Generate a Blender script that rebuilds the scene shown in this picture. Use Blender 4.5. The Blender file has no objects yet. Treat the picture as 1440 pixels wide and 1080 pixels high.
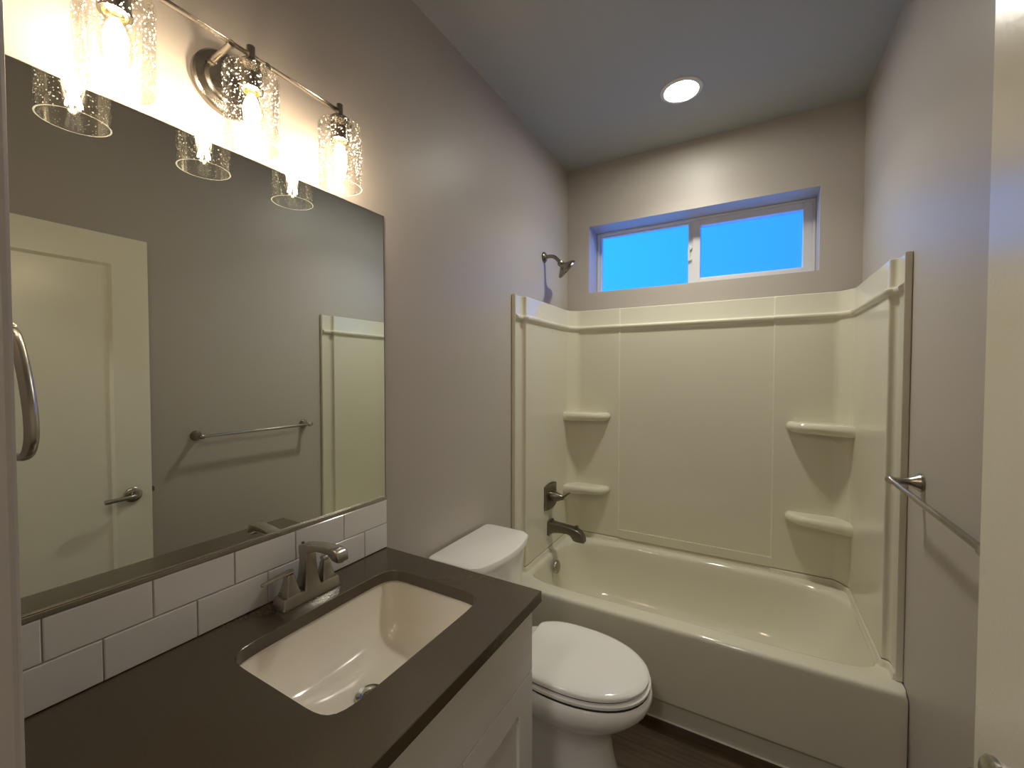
import bpy, bmesh, math, random
from mathutils import Vector, Matrix
random.seed(7)
C = bpy.context.scene
PI = math.pi

# ------------------------------------------------------------------ camera
W, D, H = 1.524, 2.611, 2.781          # room width (x), window wall (y), ceiling (z)
ZC = 0.8726                            # countertop height
CAM = (1.0647, 0.0, 1.456)
yaw, pitch, roll = math.radians(29.6475), math.radians(-1.4388), math.radians(0.0346)
F = Vector((-math.sin(yaw)*math.cos(pitch), math.cos(yaw)*math.cos(pitch), math.sin(pitch)))
R = Vector((math.cos(yaw), math.sin(yaw), 0))
U = R.cross(F)
R2 = math.cos(roll)*R + math.sin(roll)*U
U2 = R2.cross(F)
cam = bpy.data.cameras.new('camera')
cam.sensor_width = 36.0
cam.lens = 36.0*591.27/1440.0
cam.clip_start = 0.01
camo = bpy.data.objects.new('camera', cam)
C.collection.objects.link(camo)
camo.matrix_world = Matrix(((R2.x, U2.x, -F.x, CAM[0]), (R2.y, U2.y, -F.y, CAM[1]), (R2.z, U2.z, -F.z, CAM[2]), (0, 0, 0, 1)))
C.camera = camo

# ------------------------------------------------------------------ dusk sky, exposure
SKY = 3.6
BULB = 160.0
DOWN = 128.0
BEAM = 5.3
HALL_FILL = 70.0  # strength of the added hallway fill light
world = bpy.data.worlds.new('dusk_sky')
C.world = world
world.use_nodes = True
wn, wl = world.node_tree.nodes, world.node_tree.links
wn.clear()
wo = wn.new('ShaderNodeOutputWorld')
bg = wn.new('ShaderNodeBackground')
tc = wn.new('ShaderNodeTexCoord')
sx = wn.new('ShaderNodeSeparateXYZ')
rm = wn.new('ShaderNodeValToRGB')
mp = wn.new('ShaderNodeMapRange')
wl.new(tc.outputs['Generated'], sx.inputs[0])
mp.inputs['From Min'].default_value = -0.35
mp.inputs['From Max'].default_value = 0.15
wl.new(sx.outputs['X'], mp.inputs['Value'])
wl.new(mp.outputs[0], rm.inputs[0])
rm.color_ramp.elements[0].color = (0.012, 0.200, 0.62, 1)
rm.color_ramp.elements[1].color = (0.014, 0.100, 0.62, 1)
wl.new(rm.outputs[0], bg.inputs[0])
bg.inputs[1].default_value = SKY
wl.new(bg.outputs[0], wo.inputs[0])
C.view_settings.view_transform = 'Standard'
C.view_settings.look = 'None'
C.view_settings.gamma = 1.0
C.view_settings.use_curve_mapping = False
C.view_settings.exposure = 0.0
C.cycles.use_denoising = True
C.cycles.max_bounces = 12
C.cycles.diffuse_bounces = 6
C.cycles.glossy_bounces = 6
C.cycles.transmission_bounces = 8
C.cycles.transparent_max_bounces = 24
C.cycles.sample_clamp_indirect = 6.0
C.cycles.caustics_reflective = False
C.cycles.caustics_refractive = False
C.cycles.blur_glossy = 0.5


# ------------------------------------------------------------------ materials
def newmat(name):
    m = bpy.data.materials.new(name)
    m.use_nodes = True
    m.node_tree.nodes.clear()
    o = m.node_tree.nodes.new('ShaderNodeOutputMaterial')
    return m, m.node_tree.nodes, m.node_tree.links, o


def plain(name, col, rough=0.5, metal=0.0, spec=0.5, bump=0.0, bscale=200.0, var=0.0, vscale=6.0, coat=0.0, aniso=0.0):
    m, n, l, o = newmat(name)
    b = n.new('ShaderNodeBsdfPrincipled')
    b.inputs['Base Color'].default_value = (*col, 1)
    b.inputs['Roughness'].default_value = rough
    b.inputs['Metallic'].default_value = metal
    b.inputs['Specular IOR Level'].default_value = spec
    b.inputs['Coat Weight'].default_value = coat
    b.inputs['Coat Roughness'].default_value = 0.06
    b.inputs['Anisotropic'].default_value = aniso
    l.new(b.outputs[0], o.inputs[0])
    t = n.new('ShaderNodeTexCoord')
    if var > 0:
        z = n.new('ShaderNodeTexNoise')
        z.inputs['Scale'].default_value = vscale
        z.inputs['Detail'].default_value = 6
        l.new(t.outputs['Object'], z.inputs['Vector'])
        x = n.new('ShaderNodeMix')
        x.data_type = 'RGBA'
        x.inputs['A'].default_value = (*[c*(1-var) for c in col], 1)
        x.inputs['B'].default_value = (*[min(1, c*(1+var)) for c in col], 1)
        l.new(z.outputs['Fac'], x.inputs['Factor'])
        l.new(x.outputs['Result'], b.inputs['Base Color'])
    if bump > 0:
        z = n.new('ShaderNodeTexNoise')
        z.inputs['Scale'].default_value = bscale
        z.inputs['Detail'].default_value = 2
        l.new(t.outputs['Object'], z.inputs['Vector'])
        q = n.new('ShaderNodeBump')
        q.inputs['Strength'].default_value = bump
        q.inputs['Distance'].default_value = 0.002
        l.new(z.outputs['Fac'], q.inputs['Height'])
        l.new(q.outputs[0], b.inputs['Normal'])
    return m


M = {}
M['wall'] = plain('greige_wall_paint', (0.48, 0.44, 0.40), 0.42, spec=0.42, bump=0.10, bscale=120)
M['ceil'] = plain('ceiling_paint', (0.395, 0.41, 0.415), 0.6, spec=0.3, bump=0.25, bscale=120)
M['door'] = plain('off_white_door_paint', (0.84, 0.82, 0.70), 0.24, spec=0.5, bump=0.12, bscale=110)
M['porcelain'] = plain('white_porcelain', (0.86, 0.85, 0.82), 0.10, spec=0.55)
M['basin'] = plain('cream_white_basin_china', (0.92, 0.87, 0.77), 0.09, spec=0.6)
M['acrylic'] = plain('biscuit_white_acrylic', (0.68, 0.655, 0.545), 0.07, spec=0.55)
M['tile'] = plain('white_gloss_tile', (0.84, 0.83, 0.82), 0.12, spec=0.5, bump=0.05, bscale=14)
M['grout'] = plain('grey_grout', (0.50, 0.48, 0.46), 0.9)
M['quartz'] = plain('brown_grey_quartz', (0.074, 0.057, 0.034), 0.24, spec=0.85, var=0.12, vscale=180)
M['cabinet'] = plain('white_cabinet_lacquer', (0.78, 0.77, 0.75), 0.35, spec=0.45)
M['nickel'] = plain('brushed_nickel', (0.42, 0.39, 0.345), 0.27, metal=1.0)
M['midnickel'] = plain('aged_nickel', (0.27, 0.245, 0.205), 0.26, metal=1.0)
M['darknickel'] = plain('dark_bronzed_nickel', (0.20, 0.18, 0.145), 0.30, metal=1.0)
M['chrome'] = plain('polished_steel', (0.62, 0.60, 0.56), 0.12, metal=1.0)
M['vinyl'] = plain('white_window_vinyl', (0.72, 0.72, 0.72), 0.4)
M['caulk'] = plain('white_caulk', (0.80, 0.78, 0.72), 0.5)
M['plastic'] = plain('white_trim_plastic', (0.80, 0.78, 0.74), 0.35)
M['black'] = plain('black_rubber_and_gap_shade', (0.02, 0.02, 0.02), 0.6)  # nozzle rubber, also the painted shade in the toilet seat gaps
M['brass'] = plain('brass_contact_ring', (0.85, 0.65, 0.25), 0.3, metal=1.0)


def m_mirror():
    m, n, l, o = newmat('mirror_silver')
    b = n.new('ShaderNodeBsdfPrincipled')
    b.inputs['Base Color'].default_value = (0.80, 0.84, 0.78, 1)
    b.inputs['Metallic'].default_value = 1.0
    b.inputs['Roughness'].default_value = 0.0
    l.new(b.outputs[0], o.inputs[0])
    return m


def m_emit(name, col, s):
    m, n, l, o = newmat(name)
    e = n.new('ShaderNodeEmission')
    e.inputs[0].default_value = (*col, 1)
    e.inputs[1].default_value = s
    l.new(e.outputs[0], o.inputs[0])
    return m


def m_glass(name, tint, seeds=False, gloss=1.0):
    """thin clear glass: see-through with a Fresnel sheen; 'seeds' adds the small air bubbles"""
    m, n, l, o = newmat(name)
    tr = n.new('ShaderNodeBsdfTransparent')
    tr.inputs[0].default_value = (*tint, 1)
    gl = n.new('ShaderNodeBsdfGlossy')
    gl.inputs['Roughness'].default_value = 0.03
    fr = n.new('ShaderNodeFresnel')
    fr.inputs['IOR'].default_value = 1.45
    mx = n.new('ShaderNodeMixShader')
    mu = n.new('ShaderNodeMath')
    mu.operation = 'MULTIPLY'
    mu.inputs[1].default_value = gloss
    l.new(fr.outputs[0], mu.inputs[0])
    l.new(mu.outputs[0], mx.inputs[0])
    l.new(tr.outputs[0], mx.inputs[1])
    l.new(gl.outputs[0], mx.inputs[2])
    out = mx.outputs[0]
    if seeds:
        t = n.new('ShaderNodeTexCoord')
        v = n.new('ShaderNodeTexVoronoi')
        v.inputs['Scale'].default_value = 210
        v.inputs['Randomness'].default_value = 1.0
        l.new(t.outputs['Object'], v.inputs['Vector'])
        # bubble radius differs from cell to cell
        sp = n.new('ShaderNodeSeparateColor')
        l.new(v.outputs['Color'], sp.inputs[0])
        mr = n.new('ShaderNodeMapRange')
        mr.inputs['From Min'].default_value = 0.35
        mr.inputs['To Min'].default_value = 0.0
        mr.inputs['To Max'].default_value = 0.32
        l.new(sp.outputs[0], mr.inputs['Value'])
        lt = n.new('ShaderNodeMath')
        lt.operation = 'LESS_THAN'
        l.new(v.outputs['Distance'], lt.inputs[0])
        l.new(mr.outputs[0], lt.inputs[1])
        df = n.new('ShaderNodeBsdfTranslucent')
        df.inputs[0].default_value = (0.95, 0.95, 0.95, 1)
        m2 = n.new('ShaderNodeMixShader')
        sc = n.new('ShaderNodeMath')
        sc.operation = 'MULTIPLY'
        sc.inputs[1].default_value = 1.0
        l.new(lt.outputs[0], sc.inputs[0])
        l.new(sc.outputs[0], m2.inputs[0])
        l.new(out, m2.inputs[1])
        l.new(df.outputs[0], m2.inputs[2])
        out = m2.outputs[0]
    l.new(out, o.inputs[0])
    return m


def m_frost():
    """obscure glass of the window: half lets the sky straight through, half scatters it"""
    m, n, l, o = newmat('obscure_window_glass')
    tr = n.new('ShaderNodeBsdfTransparent')
    tr.inputs[0].default_value = (0.97, 0.97, 0.97, 1)
    tl = n.new('ShaderNodeBsdfTranslucent')
    tl.inputs[0].default_value = (0.9, 0.9, 0.9, 1)
    mx = n.new('ShaderNodeMixShader')
    mx.inputs[0].default_value = 0.2
    l.new(tr.outputs[0], mx.inputs[1])
    l.new(tl.outputs[0], mx.inputs[2])
    l.new(mx.outputs[0], o.inputs[0])
    return m


def m_rim():
    m, n, l, o = newmat('glass_cut_rim')
    tr = n.new('ShaderNodeBsdfTransparent')
    tl = n.new('ShaderNodeBsdfTranslucent')
    tl.inputs[0].default_value = (0.95, 0.95, 0.92, 1)
    gl = n.new('ShaderNodeBsdfGlossy')
    gl.inputs['Roughness'].default_value = 0.15
    m1 = n.new('ShaderNodeMixShader')
    m1.inputs[0].default_value = 0.4
    l.new(tl.outputs[0], m1.inputs[1])
    l.new(gl.outputs[0], m1.inputs[2])
    mx = n.new('ShaderNodeMixShader')
    mx.inputs[0].default_value = 0.6
    l.new(tr.outputs[0], mx.inputs[1])
    l.new(m1.outputs[0], mx.inputs[2])
    l.new(mx.outputs[0], o.inputs[0])
    return m


def m_floor():
    m, n, l, o = newmat('dark_wood_plank')
    b = n.new('ShaderNodeBsdfPrincipled')
    b.inputs['Roughness'].default_value = 0.45
    t = n.new('ShaderNodeTexCoord')
    br = n.new('ShaderNodeTexBrick')
    br.inputs['Scale'].default_value = 1.0
    br.inputs['Brick Width'].default_value = 1.22
    br.inputs['Row Height'].default_value = 0.15
    br.inputs['Mortar Size'].default_value = 0.0012
    br.inputs['Color1'].default_value = (0.060, 0.036, 0.017, 1)
    br.inputs['Color2'].default_value = (0.100, 0.060, 0.030, 1)
    br.inputs['Mortar'].default_value = (0.02, 0.014, 0.01, 1)
    l.new(t.outputs['Object'], br.inputs['Vector'])
    mpg = n.new('ShaderNodeMapping')
    mpg.inputs['Scale'].default_value = (2.0, 34.0, 1.0)
    l.new(t.outputs['Object'], mpg.inputs['Vector'])
    z = n.new('ShaderNodeTexNoise')
    z.inputs['Scale'].default_value = 2.2
    z.inputs['Detail'].default_value = 8
    z.inputs['Distortion'].default_value = 0.6
    l.new(mpg.outputs[0], z.inputs['Vector'])
    rp = n.new('ShaderNodeValToRGB')
    rp.color_ramp.elements[0].position = 0.3
    rp.color_ramp.elements[0].color = (0.45, 0.45, 0.45, 1)
    rp.color_ramp.elements[1].position = 0.72
    rp.color_ramp.elements[1].color = (1.35, 1.3, 1.2, 1)
    l.new(z.outputs['Fac'], rp.inputs[0])
    mu = n.new('ShaderNodeMix')
    mu.data_type = 'RGBA'
    mu.blend_type = 'MULTIPLY'
    mu.inputs['Factor'].default_value = 1.0
    l.new(br.outputs['Color'], mu.inputs['A'])
    l.new(rp.outputs[0], mu.inputs['B'])
    l.new(mu.outputs['Result'], b.inputs['Base Color'])
    l.new(b.outputs[0], o.inputs[0])
    return m


M['mirror'] = m_mirror()
M['glass'] = m_glass('seeded_clear_glass', (0.985, 0.98, 0.965), True, 0.28)
M['bulbglass'] = m_glass('bulb_clear_glass', (0.99, 0.98, 0.95), False, 0.3)
M['rim'] = m_rim()
M['filament'] = m_emit('glowing_warm_filament', (1.0, 0.80, 0.57), BULB)
M['lens'] = m_emit('glowing_downlight_lens', (1.0, 0.97, 0.84), DOWN)
M['frost'] = m_frost()
M['floor'] = m_floor()


# ------------------------------------------------------------------ mesh helpers
def link(o):
    C.collection.objects.link(o)
    return o


def thing(name, label, cat, loc=(0, 0, 0), group=None):
    o = link(bpy.data.objects.new(name, None))
    o.location = loc
    o.empty_display_size = 0.05
    o['label'] = label
    o['category'] = cat
    if group:
        o['group'] = group
    return o


WL = {}


def obj(name, bm, mat, parent=None, smooth=None, bevel=0.0, seg=2, label=None):
    """bm is built in room coordinates; links it as ONE mesh object under its parent"""
    bmesh.ops.recalc_face_normals(bm, faces=bm.faces)
    off = Vector((0, 0, 0))
    p = parent
    while p is not None:
        off += p.location
        p = p.parent
    bmesh.ops.translate(bm, verts=bm.verts, vec=-off)
    me = bpy.data.meshes.new(name)
    bm.to_mesh(me)
    bm.free()
    for k in (mat if isinstance(mat, (list, tuple)) else [mat]):
        me.materials.append(k)
    o = link(bpy.data.objects.new(name, me))
    if parent is not None:
        o.parent = parent
    if bevel > 0:
        b = o.modifiers.new('bevel', 'BEVEL')
        b.width = bevel
        b.segments = seg
        b.limit_method = 'ANGLE'
        b.angle_limit = math.radians(35)
    if smooth is not None:
        for f in me.polygons:
            f.use_smooth = True
        me.set_sharp_from_angle(angle=math.radians(smooth))
    if label:
        o['label'] = label
    return o


def tag(o, label, cat, group=None):
    o['label'] = label
    o['category'] = cat
    if group:
        o['group'] = group
    return o


def struct(o, label=None):
    o['kind'] = 'structure'
    if label:
        o['label'] = label
    return o


def box(bm, x0, x1, y0, y1, z0, z1):
    v = [bm.verts.new((x, y, z)) for z in (z0, z1) for y in (y0, y1) for x in (x0, x1)]
    for f in ((0, 1, 3, 2), (4, 6, 7, 5), (0, 4, 5, 1), (2, 3, 7, 6), (0, 2, 6, 4), (1, 5, 7, 3)):
        bm.faces.new([v[i] for i in f])
    return bm


def bx(*a):
    return box(bmesh.new(), *a)


def loft(bm, rings, closed=True, cap0=True, cap1=True, mat=0):
    vs = [[bm.verts.new(p) for p in r] for r in rings]
    n = len(vs[0])
    for a, b in zip(vs[:-1], vs[1:]):
        for i in range(n if closed else n-1):
            j = (i+1) % n
            f = bm.faces.new((a[i], a[j], b[j], b[i]))
            f.material_index = mat
    if cap0:
        bm.faces.new(list(reversed(vs[0]))).material_index = mat
    if cap1:
        bm.faces.new(vs[-1]).material_index = mat
    return vs


def frame_of(d):
    d = d.normalized()
    a = Vector((0, 0, 1)) if abs(d.z) < 0.9 else Vector((1, 0, 0))
    u = d.cross(a).normalized()
    return u, u.cross(d).normalized()


def lathe(bm, prof, o=(0, 0, 0), axis=(0, 0, 1), n=40, cap0=True, cap1=True, mat=0):
    """prof: (radius, distance along axis)"""
    ax = Vector(axis).normalized()
    u, v = frame_of(ax)
    o = Vector(o)
    rings = [[o + ax*h + (u*math.cos(2*PI*i/n) + v*math.sin(2*PI*i/n))*r for i in range(n)] for r, h in prof]
    loft(bm, rings, True, cap0, cap1, mat)
    return bm


def tube(bm, pts, r, n=16, cap=True):
    pts = [Vector(p) for p in pts]
    rs = r if isinstance(r, (list, tuple)) else [r]*len(pts)
    u = v = None
    rings = []
    for i, p in enumerate(pts):
        d = (pts[min(i+1, len(pts)-1)] - pts[max(i-1, 0)]).normalized()
        if u is None:
            u, v = frame_of(d)
        else:
            u = (u - d*u.dot(d)).normalized()
            v = d.cross(u)
        rings.append([p + (u*math.cos(2*PI*k/n) + v*math.sin(2*PI*k/n))*rs[i] for k in range(n)])
    loft(bm, rings, True, cap, cap)
    return bm


def smoothpath(ctrl, n=8):
    """Catmull-Rom through the control points"""
    p = [Vector(c) for c in ctrl]
    p = [2*p[0]-p[1]] + p + [2*p[-1]-p[-2]]
    out = []
    for i in range(1, len(p)-2):
        for k in range(n):
            t = k/n
            out.append(0.5*((2*p[i]) + (-p[i-1]+p[i+1])*t + (2*p[i-1]-5*p[i]+4*p[i+1]-p[i+2])*t*t + (-p[i-1]+3*p[i]-3*p[i+1]+p[i+2])*t**3))
    out.append(p[-2])
    return out


def sring(cx, cy, a, b, e, z, n=96, angs=None):
    """super-ellipse ring by angle"""
    r = []
    for t in (angs or [2*PI*i/n for i in range(n)]):
        c, s = math.cos(t), math.sin(t)
        k = (abs(c/a)**e + abs(s/b)**e)**(-1.0/e)
        r.append(Vector((cx+c*k, cy+s*k, z)))
    return r


def rrect(x0, x1, y0, y1, rad, z, k=6):
    """rounded rectangle ring, counter-clockwise"""
    r = []
    for cx, cy, a0 in ((x1-rad, y1-rad, 0), (x0+rad, y1-rad, PI/2), (x0+rad, y0+rad, PI), (x1-rad, y0+rad, 1.5*PI)):
        for i in range(k+1):
            a = a0 + PI/2*i/k
            r.append(Vector((cx+rad*math.cos(a), cy+rad*math.sin(a), z)))
    return r


def angs_with_corners(cx, cy, x0, x1, y0, y1, n=96):
    a = [2*PI*i/n for i in range(n)]
    for x, y in ((x0, y0), (x1, y0), (x1, y1), (x0, y1)):
        t = math.atan2(y-cy, x-cx) % (2*PI)
        j = min(range(n), key=lambda i: min(abs(a[i]-t), 2*PI-abs(a[i]-t)))
        a[j] = t
    return sorted(a)


def rectring(cx, cy, x0, x1, y0, y1, z, angs):
    r = []
    for t in angs:
        c, s = math.cos(t), math.sin(t)
        k = 1e9
        if c > 1e-9: k = min(k, (x1-cx)/c)
        if c < -1e-9: k = min(k, (x0-cx)/c)
        if s > 1e-9: k = min(k, (y1-cy)/s)
        if s < -1e-9: k = min(k, (y0-cy)/s)
        r.append(Vector((cx+c*k, cy+s*k, z)))
    return r


def sweep_profile(bm, path, prof, caps=True):
    """profile of (offset to the left of the path, z), swept along an open plan path"""
    P = [Vector((x, y)) for x, y in path]
    rings = []
    for i, p in enumerate(P):
        d0 = (P[i]-P[i-1]).normalized() if i > 0 else None
        d1 = (P[i+1]-P[i]).normalized() if i < len(P)-1 else None
        d0 = d0 or d1
        d1 = d1 or d0
        n0, n1 = Vector((-d0.y, d0.x)), Vector((-d1.y, d1.x))
        m = (n0+n1).normalized()
        m = m/max(0.35, m.dot(n0))
        rings.append([Vector((p.x+m.x*o, p.y+m.y*o, z)) for o, z in prof])
    loft(bm, rings, True, caps, caps)
    return bm


# ------------------------------------------------------------------ room shell
TH = 0.14
struct(obj('floor', bx(-TH, W+TH, -1.9, D+0.2, -0.10, 0), M['floor']), 'dark wood plank floor beside the tub')
struct(obj('ceiling', bx(-TH, W+TH, -1.9, D+0.2, H, H+0.12), M['ceil']), 'flat painted ceiling')
struct(obj('wall_left', bx(-TH, 0, -1.9, D, 0, H), M['wall']), 'greige wall behind the mirror and toilet')
struct(obj('wall_right', bx(W, W+TH, -1.9, D, 0, H), M['wall']), 'greige wall carrying the towel bar')
# window wall, 0.165 deep, with the window opening
X0, X1, Z0, Z1 = 0.148, 1.354, 1.975, 2.395
WY = D + 0.165
bm = bmesh.new()
vx = [-TH, X0, X1, W+TH]
vz = [0, Z0, Z1, H]
for y in (D, WY+0.06):
    for i in range(3):
        for j in range(3):
            if (i, j) == (1, 1):
                continue
            bm.faces.new([bm.verts.new((x, y, z)) for x, z in ((vx[i], vz[j]), (vx[i+1], vz[j]), (vx[i+1], vz[j+1]), (vx[i], vz[j+1]))])
for a, b in (((X0, Z0), (X1, Z0)), ((X1, Z0), (X1, Z1)), ((X1, Z1), (X0, Z1)), ((X0, Z1), (X0, Z0)),
             ((vx[0], 0), (vx[3], 0)), ((vx[3], 0), (vx[3], H)), ((vx[3], H), (vx[0], H)), ((vx[0], H), (vx[0], 0))):
    bm.faces.new([bm.verts.new(p) for p in ((a[0], D, a[1]), (b[0], D, b[1]), (b[0], WY+0.06, b[1]), (a[0], WY+0.06, a[1]))])
bmesh.ops.remove_doubles(bm, verts=bm.verts, dist=1e-5)
struct(obj('wall_back', bm, M['wall']), 'window wall above the tub surround')
# entry wall with the doorway the camera stands in
bm = bx(0, 0.587, -0.04, 0.09, 0, H)
struct(obj('wall_front', bm, M['wall'], bevel=0.006, seg=3), 'end of the entry wall beside the vanity')
bm = bmesh.new()
box(bm, 1.395, W, -0.04, 0.09, 0, H)
struct(obj('wall_front', bm, M['wall']), 'entry wall behind the open door')
struct(obj('wall_header', bx(0.587, 1.395, -0.04, 0.09, 2.09, H), M['wall']), 'wall above the doorway')
struct(obj('wall_hall', bx(-TH, W+TH, -2.0, -1.9, 0, H), M['wall']), 'hallway wall behind the doorway')

# ------------------------------------------------------------------ window
win = link(bpy.data.objects.new('window_1', None))
win.location = (0.75, WY, Z0)
struct(win, 'high white sliding window with blue frosted panes')
FY0, FY1 = WY-0.005, WY+0.05


def ringframe(bm, x0, x1, z0, z1, ix0, ix1, iz0, iz1, y0, y1):
    box(bm, x0, ix0, y0, y1, z0, z1)
    box(bm, ix1, x1, y0, y1, z0, z1)
    box(bm, ix0, ix1, y0, y1, z0, iz0)
    box(bm, ix0, ix1, y0, y1, iz1, z1)


bm = bmesh.new()
ringframe(bm, X0+.001, X1-.001, Z0+.001, Z1-.001, X0+.014, X1-.014, Z0+.012, Z1-.014, FY0, FY1)
obj('window_frame', bm, M['vinyl'], win, bevel=0.0015)
bm = bmesh.new()
ringframe(bm, .745, X1-.014, Z0+.012, Z1-.014, .787, 1.298, 2.033, 2.344, FY0+.002, FY1-.004)
obj('fixed_sash', bm, M['vinyl'], win, bevel=0.003)
bm = bmesh.new()
ringframe(bm, X0+.014, .745, Z0+.012, Z1-.014, .177, .719, 1.998, 2.366, FY0+.016, FY1-.01)
sash = obj('sliding_sash', bm, M['vinyl'], win, bevel=0.003)
bm = bmesh.new()
lathe(bm, [(.0, 0), (.010, 0), (.010, .012), (.006, .016), (0, .016)], (.732, FY0+.016, 2.214), (0, -1, 0), 16, False, False)
lathe(bm, [(.0, 0), (.010, 0), (.010, .012), (.006, .016), (0, .016)], (.732, FY0+.016, 2.150), (0, -1, 0), 16, False, False)
box(bm, .720, .730, FY0-.002, FY0+.018, 2.142, 2.222)
obj('sash_latch', bm, M['vinyl'], win, 40)
obj('pane', bx(.175, .721, FY1-.03, FY1-.026, 1.996, 2.368), M['frost'], win)
obj('pane', bx(.785, 1.30, FY1-.02, FY1-.016, 2.031, 2.346), M['frost'], win)

# ------------------------------------------------------------------ door, opened back along the right wall
DX = 1.356
door = link(bpy.data.objects.new('door_1', None))
door.location = (DX, 0.098, 0.012)
struct(door, 'off white shaker door standing open against the right wall')
Y0, Y1, DT = 0.098, 0.860, 2.055
st = 0.126
bm = bmesh.new()
ringx = (Y0, Y0+st, Y1-st, Y1)
# stiles, rails and the panel with its sloped sticking
box(bm, DX, DX+.035, Y0, Y0+st, .012, DT)
box(bm, DX, DX+.035, Y1-st, Y1, .012, DT)
box(bm, DX, DX+.035, Y0+st, Y1-st, .012, .232)
box(bm, DX, DX+.035, Y0+st, Y1-st, DT-st, DT)
bmesh.ops.remove_doubles(bm, verts=bm.verts, dist=1e-5)
obj('door_frame', bm, M['door'], door)
bm = bmesh.new()
ya, yb, za, zb = Y0+st, Y1-st, .232, DT-st
o_ = [(DX+.0005, ya, za), (DX+.0005, yb, za), (DX+.0005, yb, zb), (DX+.0005, ya, zb)]
i_ = [(DX+.011, ya+.011, za+.011), (DX+.011, yb-.011, za+.011), (DX+.011, yb-.011, zb-.011), (DX+.011, ya+.011, zb-.011)]
k_ = [(DX+.030, y, z) for _, y, z in o_]
loft(bm, [k_, o_, i_], True, True, True)
obj('door_panel', bm, M['door'], door)
hl = obj('door_handle', lathe(bmesh.new(), [(.033, 0), (.033, .006), (.029, .010), (.013, .012), (.011, .026)], (DX, .790, .910), (-1, 0, 0), 40), M['nickel'], door, 40)
bm = tube(bmesh.new(), smoothpath([(DX-.012, .790, .908), (DX-.026, .789, .908), (DX-.034, .778, .907), (DX-.036, .75, .906), (DX-.036, .685, .904)], 8), .0095, 16)
obj('lever', bm, M['nickel'], hl, 50)
bm = bx(DX+.008, DX+.026, Y1, Y1+.012, .906, .926)
obj('latch_bolt', bm, M['darknickel'], door)
bm = bmesh.new()
for z in (.25, 1.03, 1.82):
    lathe(bm, [(.006, 0), (.006, .09)], (DX-.006, Y0-.004, z), n=12)
obj('hinge', bm, M['nickel'], door, 40)

# ------------------------------------------------------------------ trim: caulk bead along the tub
bm = bmesh.new()
box(bm, 0.30, W-.002, 1.813, 1.8215, 0.0, 0.005)
struct(obj('trim_1', bm, M['caulk'], bevel=0.002), 'white caulk line where the tub meets the floor')

# ------------------------------------------------------------------ bathtub
TZ = 0.410
tub = thing('bathtub', 'biscuit white alcove bathtub with plain front apron', 'bathtub', (0.76, 2.2, 0))
tcx, tcy = 0.775, 2.215
X_0, X_1, Y_1 = 0.003, W-.003, D-.003
an = angs_with_corners(tcx, tcy, X_0, X_1, 1.80, Y_1, 144)


def TR(y0, z, ins=0.0):
    return rectring(tcx, tcy, X_0+ins, X_1-ins, y0, Y_1-ins, z, an)


rings = [TR(1.8230, 0.0), TR(1.8106, .080), TR(1.8100, .084), TR(1.8070, .089), TR(1.7995, .093), TR(1.7965, .099), TR(1.7965, .104), TR(1.7972, .16), TR(1.7985, .27), TR(1.7990, .370), TR(1.7990, .379),
         TR(1.7995, .392), TR(1.8015, .402), TR(1.8060, .4075), TR(1.8120, TZ)]


def IR(da, db, e, z):
    # squarer towards the front rim than at the back
    f, b = sring(tcx, tcy, da, db, 9, z, angs=an), sring(tcx, tcy, da, db, e, z, angs=an)
    return [p if t > PI else q for t, p, q in zip(an, f, b)]


A0, B0 = .712, .326
rings += [IR(A0+.004, B0+.012, 4.4, TZ), IR(A0-.002, B0+.004, 4.3, TZ-.002), IR(A0-.007, B0-.003, 4.2, TZ-.009), IR(A0-.010, B0-.007, 4.1, TZ-.022)]
# straight drain end on the left, sloped backrest on the right
for t in (.08, .18, .30, .45, .60, .74, .85, .93, .98, 1.0):
    zz = TZ-.022 - (.312)*math.sin(min(1, t)*PI/2)**0.9
    s = t**1.6
    xl = (tcx-A0+.010) + .045*t + .07*s*s
    xr = (tcx+A0-.010) - .20*t - .12*s*s
    yb_ = B0-.007 - .03*t - .065*s*s
    f, b = sring((xl+xr)/2, tcy, (xr-xl)/2, yb_, 8.5-5.4*t, zz, angs=an), sring((xl+xr)/2, tcy, (xr-xl)/2, yb_, 4.0-.9*t, zz, angs=an)
    rings.append([p if a > PI else q for a, p, q in zip(an, f, b)])
bm = bmesh.new()
loft(bm, rings, True, True, True)
obj('tub_body', bm, M['acrylic'], tub, 38)
bm = lathe(bmesh.new(), [(.0, .0), (.037, .0), (.037, .007), (.033, .012), (.0, .014)], (.094, 2.225, .335), (1, 0, .12), 36, False, False)
obj('overflow_cover', bm, M['nickel'], tub, 40, label='round brushed nickel overflow cover')

# ------------------------------------------------------------------ wall surround
sur = thing('tub_surround', 'glossy biscuit acrylic tub surround with four corner shelves', 'tub surround', (0.76, 2.58, .436))
zt = 1.857
prof = [(-.018, .437), (-.018, zt), (-.004, zt), (-.001, zt-.003), (.0, zt-.010), (.0, 1.764), (.003, 1.757), (.010, 1.753), (.0145, 1.749), (.0155, 1.743),
        (.0135, 1.737), (.008, 1.732), (.002, 1.728), (.0, 1.722), (-.001, 1.70), (-.001, .440), (-.003, .437)]
def arc(p0, p1, p2, n=6):
    # quadratic corner p0 -> p2 pulled to p1
    return [tuple((1-t)**2*a+2*t*(1-t)*b+t*t*c for a, b, c in zip(p0, p1, p2)) for t in [i/n for i in range(n+1)]]


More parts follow.
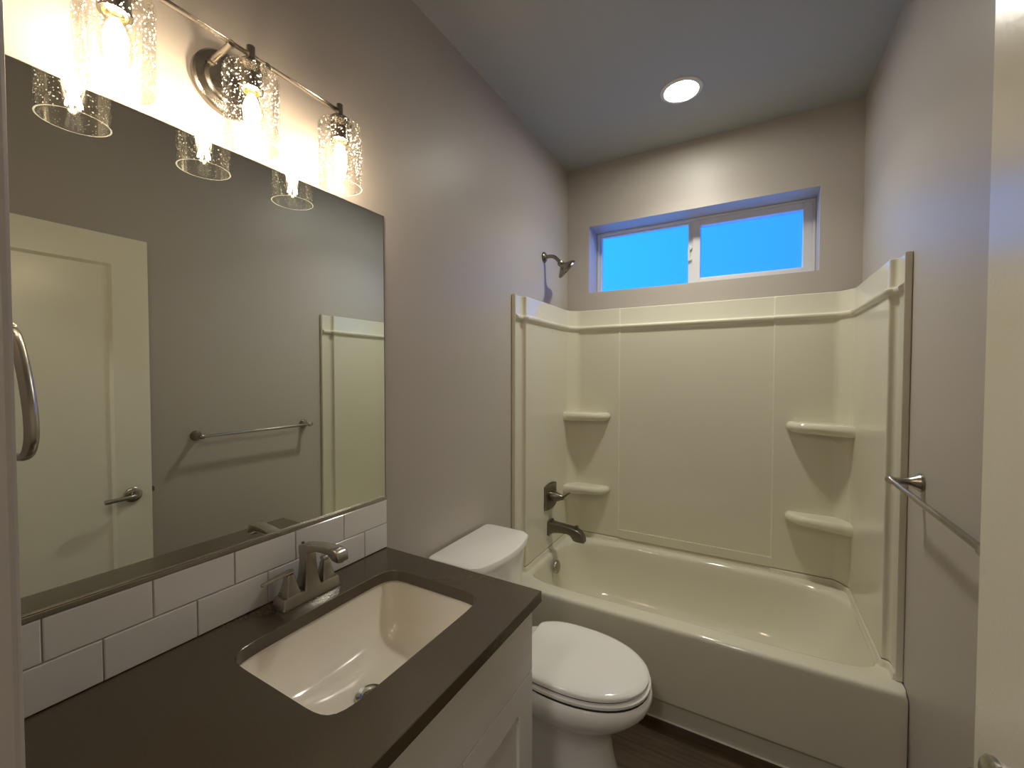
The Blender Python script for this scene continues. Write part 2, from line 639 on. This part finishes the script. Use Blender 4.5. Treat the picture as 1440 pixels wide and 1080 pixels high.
lp = [(.020, 1.873), (.020, 1.926)] + arc((.021, 1.930), (.024, 1.938), (.032, 1.941), 4) + arc((.038, 1.942), (.044, 1.944), (.044, 1.952), 5) + [(.044, 2.490)]
cl = arc((.044, 2.490), (.044, 2.512), (.056, 2.529), 6) + arc((.076, 2.556), (.091, 2.576), (.114, 2.576), 8)
mid = [(.352, 2.576), (.356, 2.577), (.361, 2.583), (.365, 2.584)]
bp = cl + mid + [(W-x, y) for x, y in reversed(mid)] + [(W-x, y) for x, y in reversed(cl)]
rp = [(W-x, y) for x, y in reversed(lp)]
up = [(-.016, .405), (.010, .405), (.006, .414), (.004, .424), (.003, .431), (.0, .434), (-.016, .434)]
bm = sweep_profile(bmesh.new(), list(reversed(lp + bp[1:-1] + rp)), up)
obj('tub_upstand', bm, M['acrylic'], tub, 40)
for nm, pth in (('side_panel', lp), ('back_panel', bp), ('side_panel', rp)):
    bm = sweep_profile(bmesh.new(), list(reversed(pth)), prof)
    if nm == 'back_panel':
        box(bm, .356, 1.174, 2.5765, 2.596, .438, .488)
    obj(nm, bm, M['acrylic'], sur, 32)
# narrow nailing flange bead at the open edges
for nm, x0, x1 in (('edge_bead', .0002, .021), ('edge_bead', W-.021, W-.0002)):
    bm = bx(x0, x1, 1.866, 1.8725, .4115, zt+.004)
    obj(nm, bm, M['acrylic'], sur, bevel=0.003, seg=3)


def shelf(pts, z0, z1):
    """corner shelf: plan outline with a full bullnose on its free edges"""
    bm = bmesh.new()
    c = Vector((sum(p[0] for p in pts)/len(pts), sum(p[1] for p in pts)/len(pts)))
    c.y = 2.576
    wallx = pts[-1][0]
    zm, hh = (z0+z1)/2, (z1-z0)/2
    rows = [(.042, z0)] + [(.021*(1-math.cos(a)) + (.010 if a < 0 else 0)*math.sin(-a), zm+hh*math.sin(a)) for a in [math.radians(d) for d in (-80, -60, -40, -20, 0, 20, 40, 60, 75, 85)]] + [(.028, z1)]
    rings = []
    for d, z in rows:
        r = []
        for x, y in pts:
            v = c - Vector((x, y))
            v = v/max(v.length, 1e-6)
            r.append(Vector((x if abs(x-wallx) < 1e-6 else x+v.x*d, y if y > 2.5775 else y+v.y*d, z)))
        rings.append(r)
    loft(bm, rings)
    return bm


def outline(side):
    # plan of the left shelf: wall corner, along the back wall, rounded nose, slanted front
    ctrl = [(.304, 2.568), (.302, 2.552), (.290, 2.530), (.262, 2.502), (.225, 2.488), (.15, 2.470), (.09, 2.455), (.060, 2.447), (.043, 2.440)]
    p = [(.038, 2.580), (.304, 2.580)] + [(v.x, v.y) for v in smoothpath([(a, b, 0) for a, b in ctrl], 4)] + [(.038, 2.438)]
    if side > 0:
        q = [(W+0.002-x, y) for x, y in p]
        # the right-hand shelves run further along the wall
        q = [(1.486-(1.486-x)*1.0, y) for x, y in q]
        return q
    return p


for sd, z0, z1 in ((-1, 1.160, 1.212), (-1, .700, .750), (1, 1.158, 1.212), (1, .697, .748)):
    obj('corner_shelf', shelf(outline(sd), z0, z1), M['acrylic'], sur, 50)

# ------------------------------------------------------------------ tub and shower fittings on the left panel
PX, PY = .044, 2.245
valve = thing('shower_valve', 'dark nickel lever shower valve on a squared plate above the tub spout', 'shower valve', (PX, PY, .735))
bm = bmesh.new()


def arched(x, w, h, z, k=.012, n=10):
    r = []
    for i in range(n+1):
        t = -1+2*i/n
        r.append(Vector((x, PY+t*w, z+h+k*(1-t*t))))
    for i in range(n+1):
        t = 1-2*i/n
        r.append(Vector((x, PY+t*w, z-h-k*(1-t*t))))
    return r


loft(bm, [arched(PX, .080, .066, .737), arched(PX+.006, .080, .066, .737), arched(PX+.010, .074, .060, .737)])
obj('face_plate', bm, M['darknickel'], valve, 30)
bm = lathe(bmesh.new(), [(.030, .008), (.030, .030), (.027, .044), (.018, .068), (.014, .084), (.008, .089)], (PX, PY, .737), (1, 0, 0), 28)
vh = obj('valve_hub', bm, M['darknickel'], valve, 40)
bm = bmesh.new()
loft(bm, [[Vector((PX+.066+d*.010, PY-.012, .735)), Vector((PX+.084+d*.010, PY-.012, .735)), Vector((PX+.084+d*.010, PY+.012, .735)), Vector((PX+.066+d*.010, PY+.012, .735))] for d in (0,)]
     + [[Vector((PX+.090, PY-.010, .752)), Vector((PX+.102, PY-.010, .748)), Vector((PX+.102, PY+.010, .748)), Vector((PX+.090, PY+.010, .752))],
        [Vector((PX+.118, PY-.009, .772)), Vector((PX+.126, PY-.009, .768)), Vector((PX+.126, PY+.009, .768)), Vector((PX+.118, PY+.009, .772))]])
obj('lever', bm, M['darknickel'], vh, 30, bevel=.002)

sp = thing('tub_spout', 'dark nickel bathtub spout with diverter knob', 'tub spout', (PX, PY, .55))


def rect_yz(x, y0, y1, z0, z1, tilt=0.0):
    return [Vector((x-tilt, y0, z0)), Vector((x-tilt, y1, z0)), Vector((x+tilt, y1, z1)), Vector((x+tilt, y0, z1))]


def spsec(x, w, z0, z1, tilt=0.0):
    ring = rrect(-w, w, z0, z1, min(w, (z1-z0)/2)*.22, 0, 3)
    zm = (z0+z1)/2
    return [Vector((x + tilt*(p.y-zm), PY+p.x, p.y)) for p in ring]


bm = bmesh.new()
loft(bm, [spsec(PX, .036, .510, .596), spsec(PX+.010, .036, .510, .596), spsec(PX+.013, .033, .513, .593)])
obj('spout_flange', bm, M['darknickel'], sp, 30)
bm = bmesh.new()
loft(bm, [spsec(PX+.008, .030, .522, .588), spsec(PX+.04, .027, .530, .585), spsec(PX+.08, .026, .536, .582), spsec(PX+.115, .026, .538, .579), spsec(PX+.135, .026, .533, .577),
          spsec(PX+.146, .026, .519, .576), spsec(PX+.156, .026, .506, .574), spsec(PX+.175, .026, .502, .569), spsec(PX+.193, .025, .502, .560), spsec(PX+.206, .024, .502, .547), spsec(PX+.214, .022, .502, .531), spsec(PX+.217, .019, .503, .516)])
obj('spout_body', bm, M['darknickel'], sp, 40)
bm = lathe(bmesh.new(), [(.004, 0), (.004, .012), (.009, .014), (.010, .024), (.007, .028)], (PX+.165, PY, .562), (.15, 0, 1), 20)
obj('diverter_knob', bm, M['darknickel'], sp, 40)

sh = thing('showerhead', 'nickel shower head on a bent arm above the surround', 'shower head', (0, 2.249, 2.136))
bm = lathe(bmesh.new(), [(.031, .001), (.031, .004), (.026, .010), (.013, .016), (.012, .020)], (0, 2.249, 2.136), (1, 0, 0), 32)
obj('wall_flange', bm, M['midnickel'], sh, 40)
bm = tube(bmesh.new(), smoothpath([(.004, 2.249, 2.136), (.035, 2.249, 2.137), (.062, 2.249, 2.131), (.082, 2.249, 2.115), (.104, 2.249, 2.091), (.110, 2.249, 2.084)], 6), .0105, 16)
obj('shower_arm', bm, M['midnickel'], sh, 60)
ax = Vector((.60, .46, -.655)).normalized()
bm = lathe(bmesh.new(), [(.012, -.010), (.017, -.006), (.019, .004), (.017, .012), (.020, .017), (.033, .026), (.050, .037), (.060, .044), (.0635, .050), (.0635, .057), (.060, .060), (.056, .058), (.0, .058)],
           Vector((.103, 2.249, 2.090)), ax, 40, True, False)
hd = obj('spray_head', bm, M['midnickel'], sh, 35)
bm = bmesh.new()
u, v = frame_of(ax)
for k, rr in ((0, 0), (6, .016), (12, .032), (18, .047)):
    for i in range(max(k, 1)):
        a = 2*PI*i/max(k, 1)
        o = Vector((.103, 2.249, 2.090)) + ax*.058 + (u*math.cos(a)+v*math.sin(a))*rr
        lathe(bm, [(.0032, 0), (.0022, .004)], o, ax, 8)
obj('nozzles', bm, M['black'], hd)

# ------------------------------------------------------------------ towel bar on the right wall
tb = thing('towel_bar', 'brushed nickel towel bar on the right wall beyond the open door', 'towel bar', (W, 1.43, 1.122))
TBZ, TBX = 1.122, W-.074
for y in (1.112, 1.733):
    bm = lathe(bmesh.new(), [(.027, .0005), (.028, .004), (.026, .009), (.020, .018), (.0135, .030), (.0105, .042), (.0095, .058), (.0095, .066)], (W, y, TBZ), (-1, 0, 0), 32)
    obj('bar_post', bm, M['nickel'], tb, 50)
bm = lathe(bmesh.new(), [(.0, 0), (.010, .002), (.0125, .007), (.0125, .024), (.010, .028), (.0078, .030), (.0078, .625), (.010, .627), (.0125, .631), (.0125, .648), (.010, .653), (.0, .655)], (TBX, 1.095, TBZ), (0, 1, 0), 28, False, False)
obj('bar_rod', bm, M['nickel'], tb, 50)

# ------------------------------------------------------------------ towel ring on the entry wall
tr = thing('towel_ring', 'brushed nickel towel ring at the left edge over the vanity', 'towel ring', (.24, .09, 1.50))
bm = lathe(bmesh.new(), [(.027, .0005), (.028, .004), (.024, .010), (.014, .022), (.011, .040), (.011, .062), (.008, .066)], (.24, .09, 1.512), (0, 1, 0), 28)
obj('ring_post', bm, M['nickel'], tr, 50)
half = [(0, 1.512), (.035, 1.505), (.062, 1.475), (.083, 1.440), (.096, 1.404), (.094, 1.375), (.072, 1.357), (.035, 1.352)]
ctrl = half + [(0, 1.351)] + [(-x, z) for x, z in reversed(half[1:])]
n_ = len(ctrl)
loop = []
for i in range(n_):
    p0, p1, p2, p3 = [Vector(ctrl[(i+k) % n_]) for k in (-1, 0, 1, 2)]
    for k in range(6):
        t = k/6
        loop.append(0.5*((2*p1)+(-p0+p2)*t+(2*p0-5*p1+4*p2-p3)*t*t+(-p0+3*p1-3*p2+p3)*t**3))
rings = []
m_ = len(loop)
for i, p in enumerate(loop):
    d = (loop[(i+1) % m_]-loop[i-1]).normalized()
    nn = Vector((-d.y, d.x))
    r = []
    for k in range(12):
        a = 2*PI*k/12
        q = p + nn*(.0045*math.cos(a))
        r.append(Vector((.24+q.x, .1475+.0065*math.sin(a), q.y)))
    rings.append(r)
bm = bmesh.new()
vs = [[bm.verts.new(p) for p in r] for r in rings]
for i in range(m_):
    a, b = vs[i], vs[(i+1) % m_]
    for k in range(12):
        bm.faces.new((a[k], a[(k+1) % 12], b[(k+1) % 12], b[k]))
obj('ring_loop', bm, M['nickel'], tr, 60)

# ------------------------------------------------------------------ vanity cabinet
VY0, VY1 = .092, 1.000
van = thing('vanity_cabinet', 'white shaker vanity cabinet under the dark countertop', 'vanity cabinet', (.28, .55, 0))
bm = bmesh.new()
box(bm, .002, .538, VY0, VY1, .10, .120)
box(bm, .002, .02, VY0, VY1, .120, ZC-.0315)
box(bm, .51, .538, VY0, VY1, .120, ZC-.0315)
box(bm, .02, .51, VY0, VY0+.016, .120, ZC-.0315)
box(bm, .02, .51, VY1-.016, VY1, .120, ZC-.0315)
box(bm, .002, .47, VY0, VY1, .001, .10)
obj('cabinet_body', bm, M['cabinet'], van)
obj('drawer_front', bx(.539, .560, VY0+.002, VY1-.002, .657, ZC-.034), M['cabinet'], van, bevel=.0015, label='plain long drawer front across the top')


def shaker(y0, y1, z0, z1, x0=.539, x1=.560, s=.072):
    bm = bmesh.new()
    box(bm, x0, x1, y0, y0+s, z0, z1)
    box(bm, x0, x1, y1-s, y1, z0, z1)
    box(bm, x0, x1, y0+s, y1-s, z0, z0+s)
    box(bm, x0, x1, y0+s, y1-s, z1-s, z1)
    box(bm, x0, x1-.008, y0+s, y1-s, z0+s, z1-s)
    return bm


for y0, y1 in ((VY0+.002, .3855), (.3885, .681), (.684, VY1-.002)):
    obj('cabinet_door', shaker(y0, y1, .105, .654), M['cabinet'], van)

# ------------------------------------------------------------------ countertop with the sink cut-out
CX, CY, CA, CB = .297, .6765, .167, .2285
an2 = angs_with_corners(CX, CY, .001, .582, .092, 1.009, 128)
zb = ZC-.030
bm = bmesh.new()
loft(bm, [sring(CX, CY, CA, CB, 9, zb, angs=an2), rectring(CX, CY, .001, .582, .092, 1.009, zb, an2), rectring(CX, CY, .001, .582, .092, 1.009, ZC-.0015, an2),
          rectring(CX, CY, .0025, .5805, .0935, 1.0075, ZC, an2), sring(CX, CY, CA+.001, CB+.001, 9, ZC, angs=an2), sring(CX, CY, CA, CB, 9, ZC-.001, angs=an2), sring(CX, CY, CA, CB, 9, zb, angs=an2)],
     True, False, False)
bmesh.ops.remove_doubles(bm, verts=bm.verts, dist=1e-6)
ct = obj('countertop', bm, M['quartz'], None, 30)
tag(ct, 'dark brown quartz countertop with a rectangular sink cut-out', 'countertop')

# ------------------------------------------------------------------ undermount sink
sk = thing('sink', 'cream white rectangular undermount sink', 'sink', (CX, CY, .70))
N = 128
zr = zb-.0008
bm = bmesh.new()
rows = [(.190, .250, 9, zr, 0), (.172, .2335, 9, zr, 0), (.1705, .232, 8.5, zr-.003, 0), (.168, .2295, 8, zr-.012, 0), (.163, .224, 7, zr-.035, 0), (.156, .214, 6, zr-.062, 0),
        (.144, .198, 5, zr-.088, 0), (.126, .175, 4.2, zr-.113, 0), (.100, .140, 3.5, zr-.128, 0), (.068, .095, 3, zr-.137, 0), (.040, .050, 2.4, zr-.141, 0), (.024, .024, 2, zr-.143, 0)]
rings = [sring(CX, CY, a, b, e, z, N) for a, b, e, z, _ in rows]
under = [sring(CX, CY, a+.012, b+.012, e, z-.012, N) for a, b, e, z, _ in reversed(rows[1:])] + [sring(CX, CY, .190, .250, 9, zr-.012, N)]
loft(bm, rings + under + [rings[0]], True, False, False)
bmesh.ops.remove_doubles(bm, verts=bm.verts, dist=1e-6)
obj('basin', bm, M['basin'], sk, 50)
zd = zr-.143
bm = lathe(bmesh.new(), [(.0, -.004), (.022, -.004), (.022, .002), (.032, .004), (.034, .0025), (.034, -.001)], (CX, CY, zd+.002), (0, 0, 1), 36, False, False)
dr = obj('drain_flange', bm, M['chrome'], sk, 40, label='chrome pop-up drain')
bm = lathe(bmesh.new(), [(.006, -.004), (.006, .004), (.018, .006), (.0185, .009), (.012, .012), (.0, .013)], (CX, CY, zd+.002), (0, 0, 1), 32, True, False)
obj('drain_stopper', bm, M['chrome'], dr, 40)

# ------------------------------------------------------------------ faucet
FX, FYc = .062, .682
fa = thing('faucet', 'brushed nickel two handle bathroom faucet behind the sink', 'faucet', (FX, FYc, ZC))


def rsec(cx, cy, a, b, z, r=.004, dx=0):
    return rrect(cx-a+dx, cx+a+dx, cy-b, cy+b, min(r, a*.6, b*.6), z, 3)


bm = bmesh.new()
loft(bm, [rsec(FX, FYc, .0260, .0835, ZC+.0005), rsec(FX, FYc, .0260, .0835, ZC+.004), rsec(FX, FYc, .0235, .081, ZC+.009), rsec(FX, FYc, .0225, .080, ZC+.024), rsec(FX, FYc, .0200, .0775, ZC+.029)])
obj('base_plate', bm, M['nickel'], fa, 30)
zb2 = ZC+.028
for s in (-1, 1):
    cy = FYc + s*.051
    bm = bmesh.new()
    loft(bm, [rsec(FX, cy, .0200, .0200, zb2), rsec(FX, cy, .0200, .0200, zb2+.003), rsec(FX, cy, .0160, .0160, zb2+.014), rsec(FX, cy, .0125, .0125, zb2+.032), rsec(FX, cy, .0105, .0105, zb2+.044), rsec(FX, cy, .0080, .0080, zb2+.051)])
    h = obj('handle', bm, M['nickel'], fa, 25)
    bm = bmesh.new()
    secs = []
    for y, w, z, t in ((-.010, .0075, .060, .0042), (.0, .0085, .0605, .0045), (.025, .0068, .0590, .0040), (.048, .0060, .0565, .0038), (.065, .0062, .0545, .0036), (.069, .0040, .0542, .0026)):
        ring = rrect(-w, w, -t, t, t*.7, 0, 3)
        secs.append([Vector((FX+p.x, cy+s*y, zb2+z-.004+p.y)) for p in ring])
    loft(bm, secs)
    obj('lever', bm, M['nickel'], h, 40)
bm = bmesh.new()
# flared column, then the arm with its dropped tip, as one spout
loft(bm, [rsec(FX, FYc, .0245, .0245, zb2), rsec(FX, FYc, .0215, .0215, zb2+.010), rsec(FX, FYc, .0175, .0180, zb2+.034), rsec(FX-.0005, FYc, .0150, .0162, zb2+.066), rsec(FX-.001, FYc, .0142, .0160, zb2+.092), rsec(FX-.001, FYc, .0130, .0140, zb2+.098)])

def arm(x, z0, z1, w=.0162):
    return [Vector((x, FYc+p.x, p.y)) for p in rrect(-w, w, z0, z1, min(.004, (z1-z0)*.3), 0, 3)]


loft(bm, [arm(a_, z0, z1, w_) for a_, z0, z1, w_ in ((.0450, .988, 1.006, .0145), (.0470, .984, 1.0095, .0160), (.062, .986, 1.0125, .0163), (.078, .990, 1.0155, .0163), (.092, .9985, 1.018, .0163), (.112, 1.0045, 1.0210, .0163),
          (.140, 1.0065, 1.0232, .0163), (.160, 1.0055, 1.0245, .0163), (.171, 1.001, 1.0250, .0163), (.179, .9960, 1.0245, .0163), (.189, .9945, 1.0220, .0163), (.197, .9942, 1.0150, .0160), (.2005, .9948, 1.0060, .0150))])
spt = obj('spout', bm, M['nickel'], fa, 28)
bm = lathe(bmesh.new(), [(.009, 0), (.009, .004)], (.189, FYc, .9915), (0, 0, 1), 20)
obj('aerator', bm, M['darknickel'], spt)
bm = lathe(bmesh.new(), [(.0020, -.095), (.0020, .008), (.0042, .010), (.0042, .014), (.0, .015)], (.0415, FYc, .9975), (0, 0, 1), 14, True, False)
obj('lift_rod', bm, M['nickel'], fa, 40)

# ------------------------------------------------------------------ backsplash tiles (two courses, running bond)
bm = bmesh.new()
box(bm, .0005, .006, .092, 1.008, ZC+.001, 1.034)
for z0, z1, cuts in ((ZC+.002, .9545, (.092, .142, .297, .452, .608, .762, .914, 1.008)), (.9570, 1.0335, (.092, .219, .374, .530, .683, .837, .993, 1.008))):
    for a, b in zip(cuts[:-1], cuts[1:]):
        g = .0012
        if b-a < .02:
            continue
        e = b if b < .99 else 1.008
        r0 = [(.006, a+g, z0), (.006, e-g, z0), (.006, e-g, z1), (.006, a+g, z1)]
        r1 = [(.0085, a+g, z0), (.0085, e-g, z0), (.0085, e-g, z1), (.0085, a+g, z1)]
        k = .0015
        r2 = [(.010, a+g+k, z0+k), (.010, e-g-k, z0+k), (.010, e-g-k, z1-k), (.010, a+g+k, z1-k)]
        nf = len(bm.faces)
        loft(bm, [r0, r1, r2], True, False, True, 1)
bs = obj('backsplash', bm, [M['grout'], M['tile']])
tag(bs, 'white subway tile backsplash of two rows under the mirror', 'backsplash')

# ------------------------------------------------------------------ mirror
mi = thing('wall_mirror', 'large frameless wall mirror above the white tiles', 'mirror', (0, .55, 1.05))
obj('mirror_glass', bx(.0003, .0030, .092, 1.0065, 1.0455, 1.9736), M['mirror'], mi)
bm = bmesh.new()
box(bm, .0003, .0036, 1.0066, 1.0088, 1.0455, 1.9740)
box(bm, .0003, .0036, .092, 1.0088, 1.9737, 1.9750)
obj('mirror_edge', bm, M['darknickel'], mi)
bm = bmesh.new()
box(bm, .0003, .0100, .092, 1.009, 1.0345, 1.0453)
box(bm, .0034, .0070, .092, 1.009, 1.0453, 1.0475)
obj('bottom_channel', bm, M['nickel'], mi, bevel=.001)

# ------------------------------------------------------------------ vanity light, three seeded-glass shades
LX = .107
vl = thing('vanity_light', 'brushed nickel three bulb vanity light with seeded glass shades', 'wall light', (0, .53, 2.12))
bm = lathe(bmesh.new(), [(.070, .0008), (.070, .012), (.066, .016), (.050, .018), (.048, .022), (.044, .025), (.0, .026)], (0, .530, 2.117), (1, 0, 0), 56, True, False)
obj('back_plate', bm, M['nickel'], vl, 30)
BZ = 2.149
for y in (.492, .568):
    bm = lathe(bmesh.new(), [(.0085, .020), (.0085, .030), (.0064, .031), (.0064, LX-.006), (.0078, LX-.006), (.0078, LX)], (0, y, 2.140), (1, 0, .09), 20)
    obj('support_arm', bm, M['nickel'], vl, 40)
bm = tube(bmesh.new(), [(LX, .297, BZ), (LX, .764, BZ)], .0062, 18)
obj('cross_bar', bm, M['nickel'], vl, 40)
shade0 = None
parts0 = []
ys = (.304, .5305, .758)
y = ys[0]
# one lamp, then copies
bm = lathe(bmesh.new(), [(.0075, .172), (.0085, .171), (.0085, .147), (.0100, .144), (.018, .140), (.027, .132), (.031, .124), (.031, .121), (.0215, .1205), (.0215, .084), (.0235, .083), (.0235, .076), (.018, .075), (.018, .082), (.0, .082)],
           (LX, y, 1.996), (0, 0, 1), 36, True, False)
holder = obj('lamp_holder', bm, M['nickel'], vl, 32)
bm = lathe(bmesh.new(), [(.0175, .083), (.0175, .0755), (.013, .0755), (.013, .081)], (LX, y, 1.996), (0, 0, 1), 30, False, False)
ringo = obj('socket_ring', bm, M['brass'], holder, 40, label='brass coloured socket ring')
zs0, zs1, rs = 1.951, 2.1165, .0545
bm = bmesh.new()
t_ = .0026
lathe(bm, [(rs-t_, zs0), (rs, zs0)], (LX, y, 0), (0, 0, 1), 64, False, False, 1)
lathe(bm, [(rs, zs0), (rs, zs1-.012), (rs-.003, zs1-.004), (rs-.010, zs1), (.0225, zs1)], (LX, y, 0), (0, 0, 1), 64, False, False, 0)
lathe(bm, [(rs-t_, zs0), (rs-t_, zs1-.012), (rs-.006, zs1-.0055), (rs-.012, zs1-.003), (.0225, zs1-.003)], (LX, y, 0), (0, 0, 1), 64, False, False, 0)
shade = obj('glass_shade', bm, [M['glass'], M['rim']], vl, 50)
bm = lathe(bmesh.new(), [(.0120, 2.074), (.0125, 2.062), (.018, 2.048), (.0225, 2.030), (.0230, 2.018), (.0200, 1.998), (.0145, 1.980), (.008, 1.966), (.0, 1.962)], (LX, y, 0), (0, 0, 1), 36, True, False)
bulb = obj('light_bulb', bm, M['bulbglass'], vl, 60)
bm = bmesh.new()
lathe(bm, [(.0, 2.066), (.006, 2.064), (.012, 2.052), (.0158, 2.038), (.0158, 2.026), (.011, 2.010), (.0, 2.004)], (LX, y, 0), (0, 0, 1), 14, False, False)
for i in range(6):
    a = 2*PI*i/6
    p0 = Vector((LX+.004*math.cos(a), y+.004*math.sin(a), 2.014))
    p1 = Vector((LX+.0115*math.cos(a), y+.0115*math.sin(a), 1.980))
    tube(bm, [p0, p1], .0024, 6)
fil = obj('filament', bm, M['filament'], bulb)
for yy in ys[1:]:
    dv = Vector((0, yy-y, 0))
    for o in (holder, shade, bulb):
        c = o.copy()
        link(c)
        c.parent = vl
        c.location = o.location + dv
        for ch in (ringo, fil):
            if ch.parent is o:
                g = ch.copy()
                link(g)
                g.parent = c

# ------------------------------------------------------------------ ceiling downlight over the tub front
dl = thing('ceiling_downlight', 'round white recessed downlight glowing on the ceiling', 'ceiling light', (.763, 2.128, H))
bm = lathe(bmesh.new(), [(.093, -.0005), (.093, -.004), (.088, -.008), (.076, -.009), (.0705, -.004), (.0705, -.0005)], (.763, 2.128, H), (0, 0, 1), 56, False, False)
obj('trim_ring', bm, M['plastic'], dl, 40)
bm = lathe(bmesh.new(), [(.0700, -.003), (.060, -.0045), (.03, -.006), (.0, -.0065)], (.763, 2.128, H), (0, 0, 1), 48, True, False)
obj('lens', bm, M['lens'], dl, 60)
bl = bpy.data.lights.new('downlight_beam', 'AREA')       # the directed part of the downlight's own output
bl.shape = 'DISK'
bl.size = .125
bl.energy = BEAM
bl.color = (1.0, .97, .84)
bl.spread = math.radians(120)
blo = link(bpy.data.objects.new('downlight_beam', bl))
blo.parent = dl
blo.location = (0, 0, -.0085)

# ------------------------------------------------------------------ toilet
TY = 1.408
to = thing('toilet', 'white two piece toilet between the vanity and the bathtub', 'toilet', (.40, TY, 0))


def tank_ring(xb, xf, bow, w0, w1, z, rad=.022, n=16):
    """plan of the tank: flat back, bowed front; w0 half width at the back, w1 at the front"""
    r = []
    for i in range(n+1):
        t = -1+2*i/n
        tt = math.copysign(abs(t)**0.9, t)
        x = xf + bow*(1-tt*tt)
        yv = w1*tt
        if abs(t) > .93:
            x -= rad*((abs(t)-.93)/.07)**2
        r.append(Vector((x, TY+yv, z)))
    r.append(Vector((xf-rad-.02, TY+w1+.003, z)))
    r.append(Vector((xb+.02, TY+w0+.002, z)))
    r.append(Vector((xb+.004, TY+w0-.004, z)))
    r.append(Vector((xb, TY+w0-.02, z)))
    r.append(Vector((xb, TY-w0+.02, z)))
    r.append(Vector((xb+.004, TY-w0+.004, z)))
    r.append(Vector((xb+.02, TY-w0-.002, z)))
    r.append(Vector((xf-rad-.02, TY-w1-.003, z)))
    return r


bm = bmesh.new()
loft(bm, [tank_ring(.030, .185, .030, .160, .150, .375), tank_ring(.026, .195, .034, .172, .165, .395), tank_ring(.022, .205, .036, .180, .175, .46), tank_ring(.018, .222, .040, .198, .194, .736)])
obj('tank', bm, M['porcelain'], to, 40)
bm = bmesh.new()
loft(bm, [tank_ring(.016, .226, .041, .202, .198, .7365), tank_ring(.012, .232, .042, .208, .205, .741), tank_ring(.012, .233, .042, .209, .206, .757), tank_ring(.015, .230, .042, .206, .203, .764), tank_ring(.024, .220, .040, .197, .193, .7675)])
obj('tank_lid', bm, M['porcelain'], to, 40)


def egg(xb, xf, hw, z, xm=.515, nb=2.8, nf=2.15, n=64, cut=0.0):
    r = []
    for i in range(n):
        t = 2*PI*i/n
        c, s = math.cos(t), math.sin(t)
        a, e = ((xf-xm), nf) if c >= 0 else ((xm-xb), nb)
        k = (abs(c/a)**e + abs(s/hw)**e)**(-1.0/e)
        r.append(Vector((max(cut, xm+c*k), TY+s*k, z)))
    return r


bm = bmesh.new()
loft(bm, [egg(.19, .690, .118, .001, .46, 4, 2.6), egg(.19, .688, .116, .03, .46, 4, 2.6), egg(.20, .668, .106, .10, .46, 4, 2.5), egg(.21, .655, .102, .18, .46, 3.6, 2.4), egg(.215, .662, .112, .235, .47, 3.4, 2.3),
          egg(.22, .700, .140, .275, .50, 3.2, 2.2), egg(.225, .752, .172, .315, .51, 3.2, 2.2), egg(.225, .785, .187, .350, .515, 3.2, 2.2), egg(.225, .793, .190, .372, .515, 3.2, 2.2), egg(.225, .789, .188, .391, .515, 3.2, 2.2), egg(.235, .778, .180, .399, .515, 3.2, 2.2)])
obj('bowl', bm, M['porcelain'], to, 50)
bm = bmesh.new()
loft(bm, [egg(.300, .780, .178, .4045, cut=.322), egg(.295, .787, .185, .407, cut=.320), egg(.295, .788, .186, .4155, cut=.320), egg(.298, .783, .182, .4195, cut=.323)])
obj('seat', bm, M['porcelain'], to, 40)
bm = bmesh.new()
loft(bm, [egg(.305, .774, .174, .4245, cut=.333), egg(.300, .780, .179, .427, cut=.330), egg(.300, .782, .180, .436, cut=.330), egg(.304, .776, .176, .442, cut=.333), egg(.318, .760, .164, .4455, cut=.342), egg(.37, .70, .12, .4475, cut=.38)])
obj('seat_lid', bm, M['porcelain'], to, 50)
bm = bmesh.new()
loft(bm, [egg(.315, .784, .182, .397, cut=.33), egg(.315, .784, .182, .405, cut=.33), egg(.315, .773, .173, .4055, cut=.34), egg(.315, .773, .173, .430, cut=.34)])
obj('seat_gap_shade', bm, M['black'], to)  # black filler painting the shade between bowl, seat and lid
for s in (-1, 1):
    bm = bmesh.new()
    loft(bm, [rrect(.272, .302, TY+s*.075-.022, TY+s*.075+.022, .008, z, 4) for z in (.400, .436)] + [rrect(.276, .298, TY+s*.075-.018, TY+s*.075+.018, .006, .440, 4)])
    obj('hinge_cap', bm, M['porcelain'], to, 40)
bm = lathe(bmesh.new(), [(.012, 0), (.012, .010), (.008, .014)], (.216, TY-.14, .69), (1, 0, 0), 20)
lv = obj('flush_lever', bm, M['chrome'], to, 40)
tube(bm := bmesh.new(), [(.233, TY-.14, .69), (.238, TY-.10, .685), (.243, TY-.07, .68)], .005, 12)
obj('lever_arm', bm, M['chrome'], lv, 40)

# ------------------------------------------------------------------ added fill light, unseen, in the hallway behind the camera
hl_ = thing('added_hall_fill', 'added round fill light unseen in the hallway outside the doorway', 'ceiling light', (.95, -1.0, H))
M['hallfill'] = m_emit('added_hall_fill_glow', (1.0, 0.95, 0.87), HALL_FILL)
bm = lathe(bmesh.new(), [(.14, -.001), (.14, -.02), (.12, -.05), (.07, -.07), (.0, -.075)], (.95, -1.0, H), (0, 0, 1), 40, False, False)
obj('fill_globe', bm, M['hallfill'], hl_, 60)
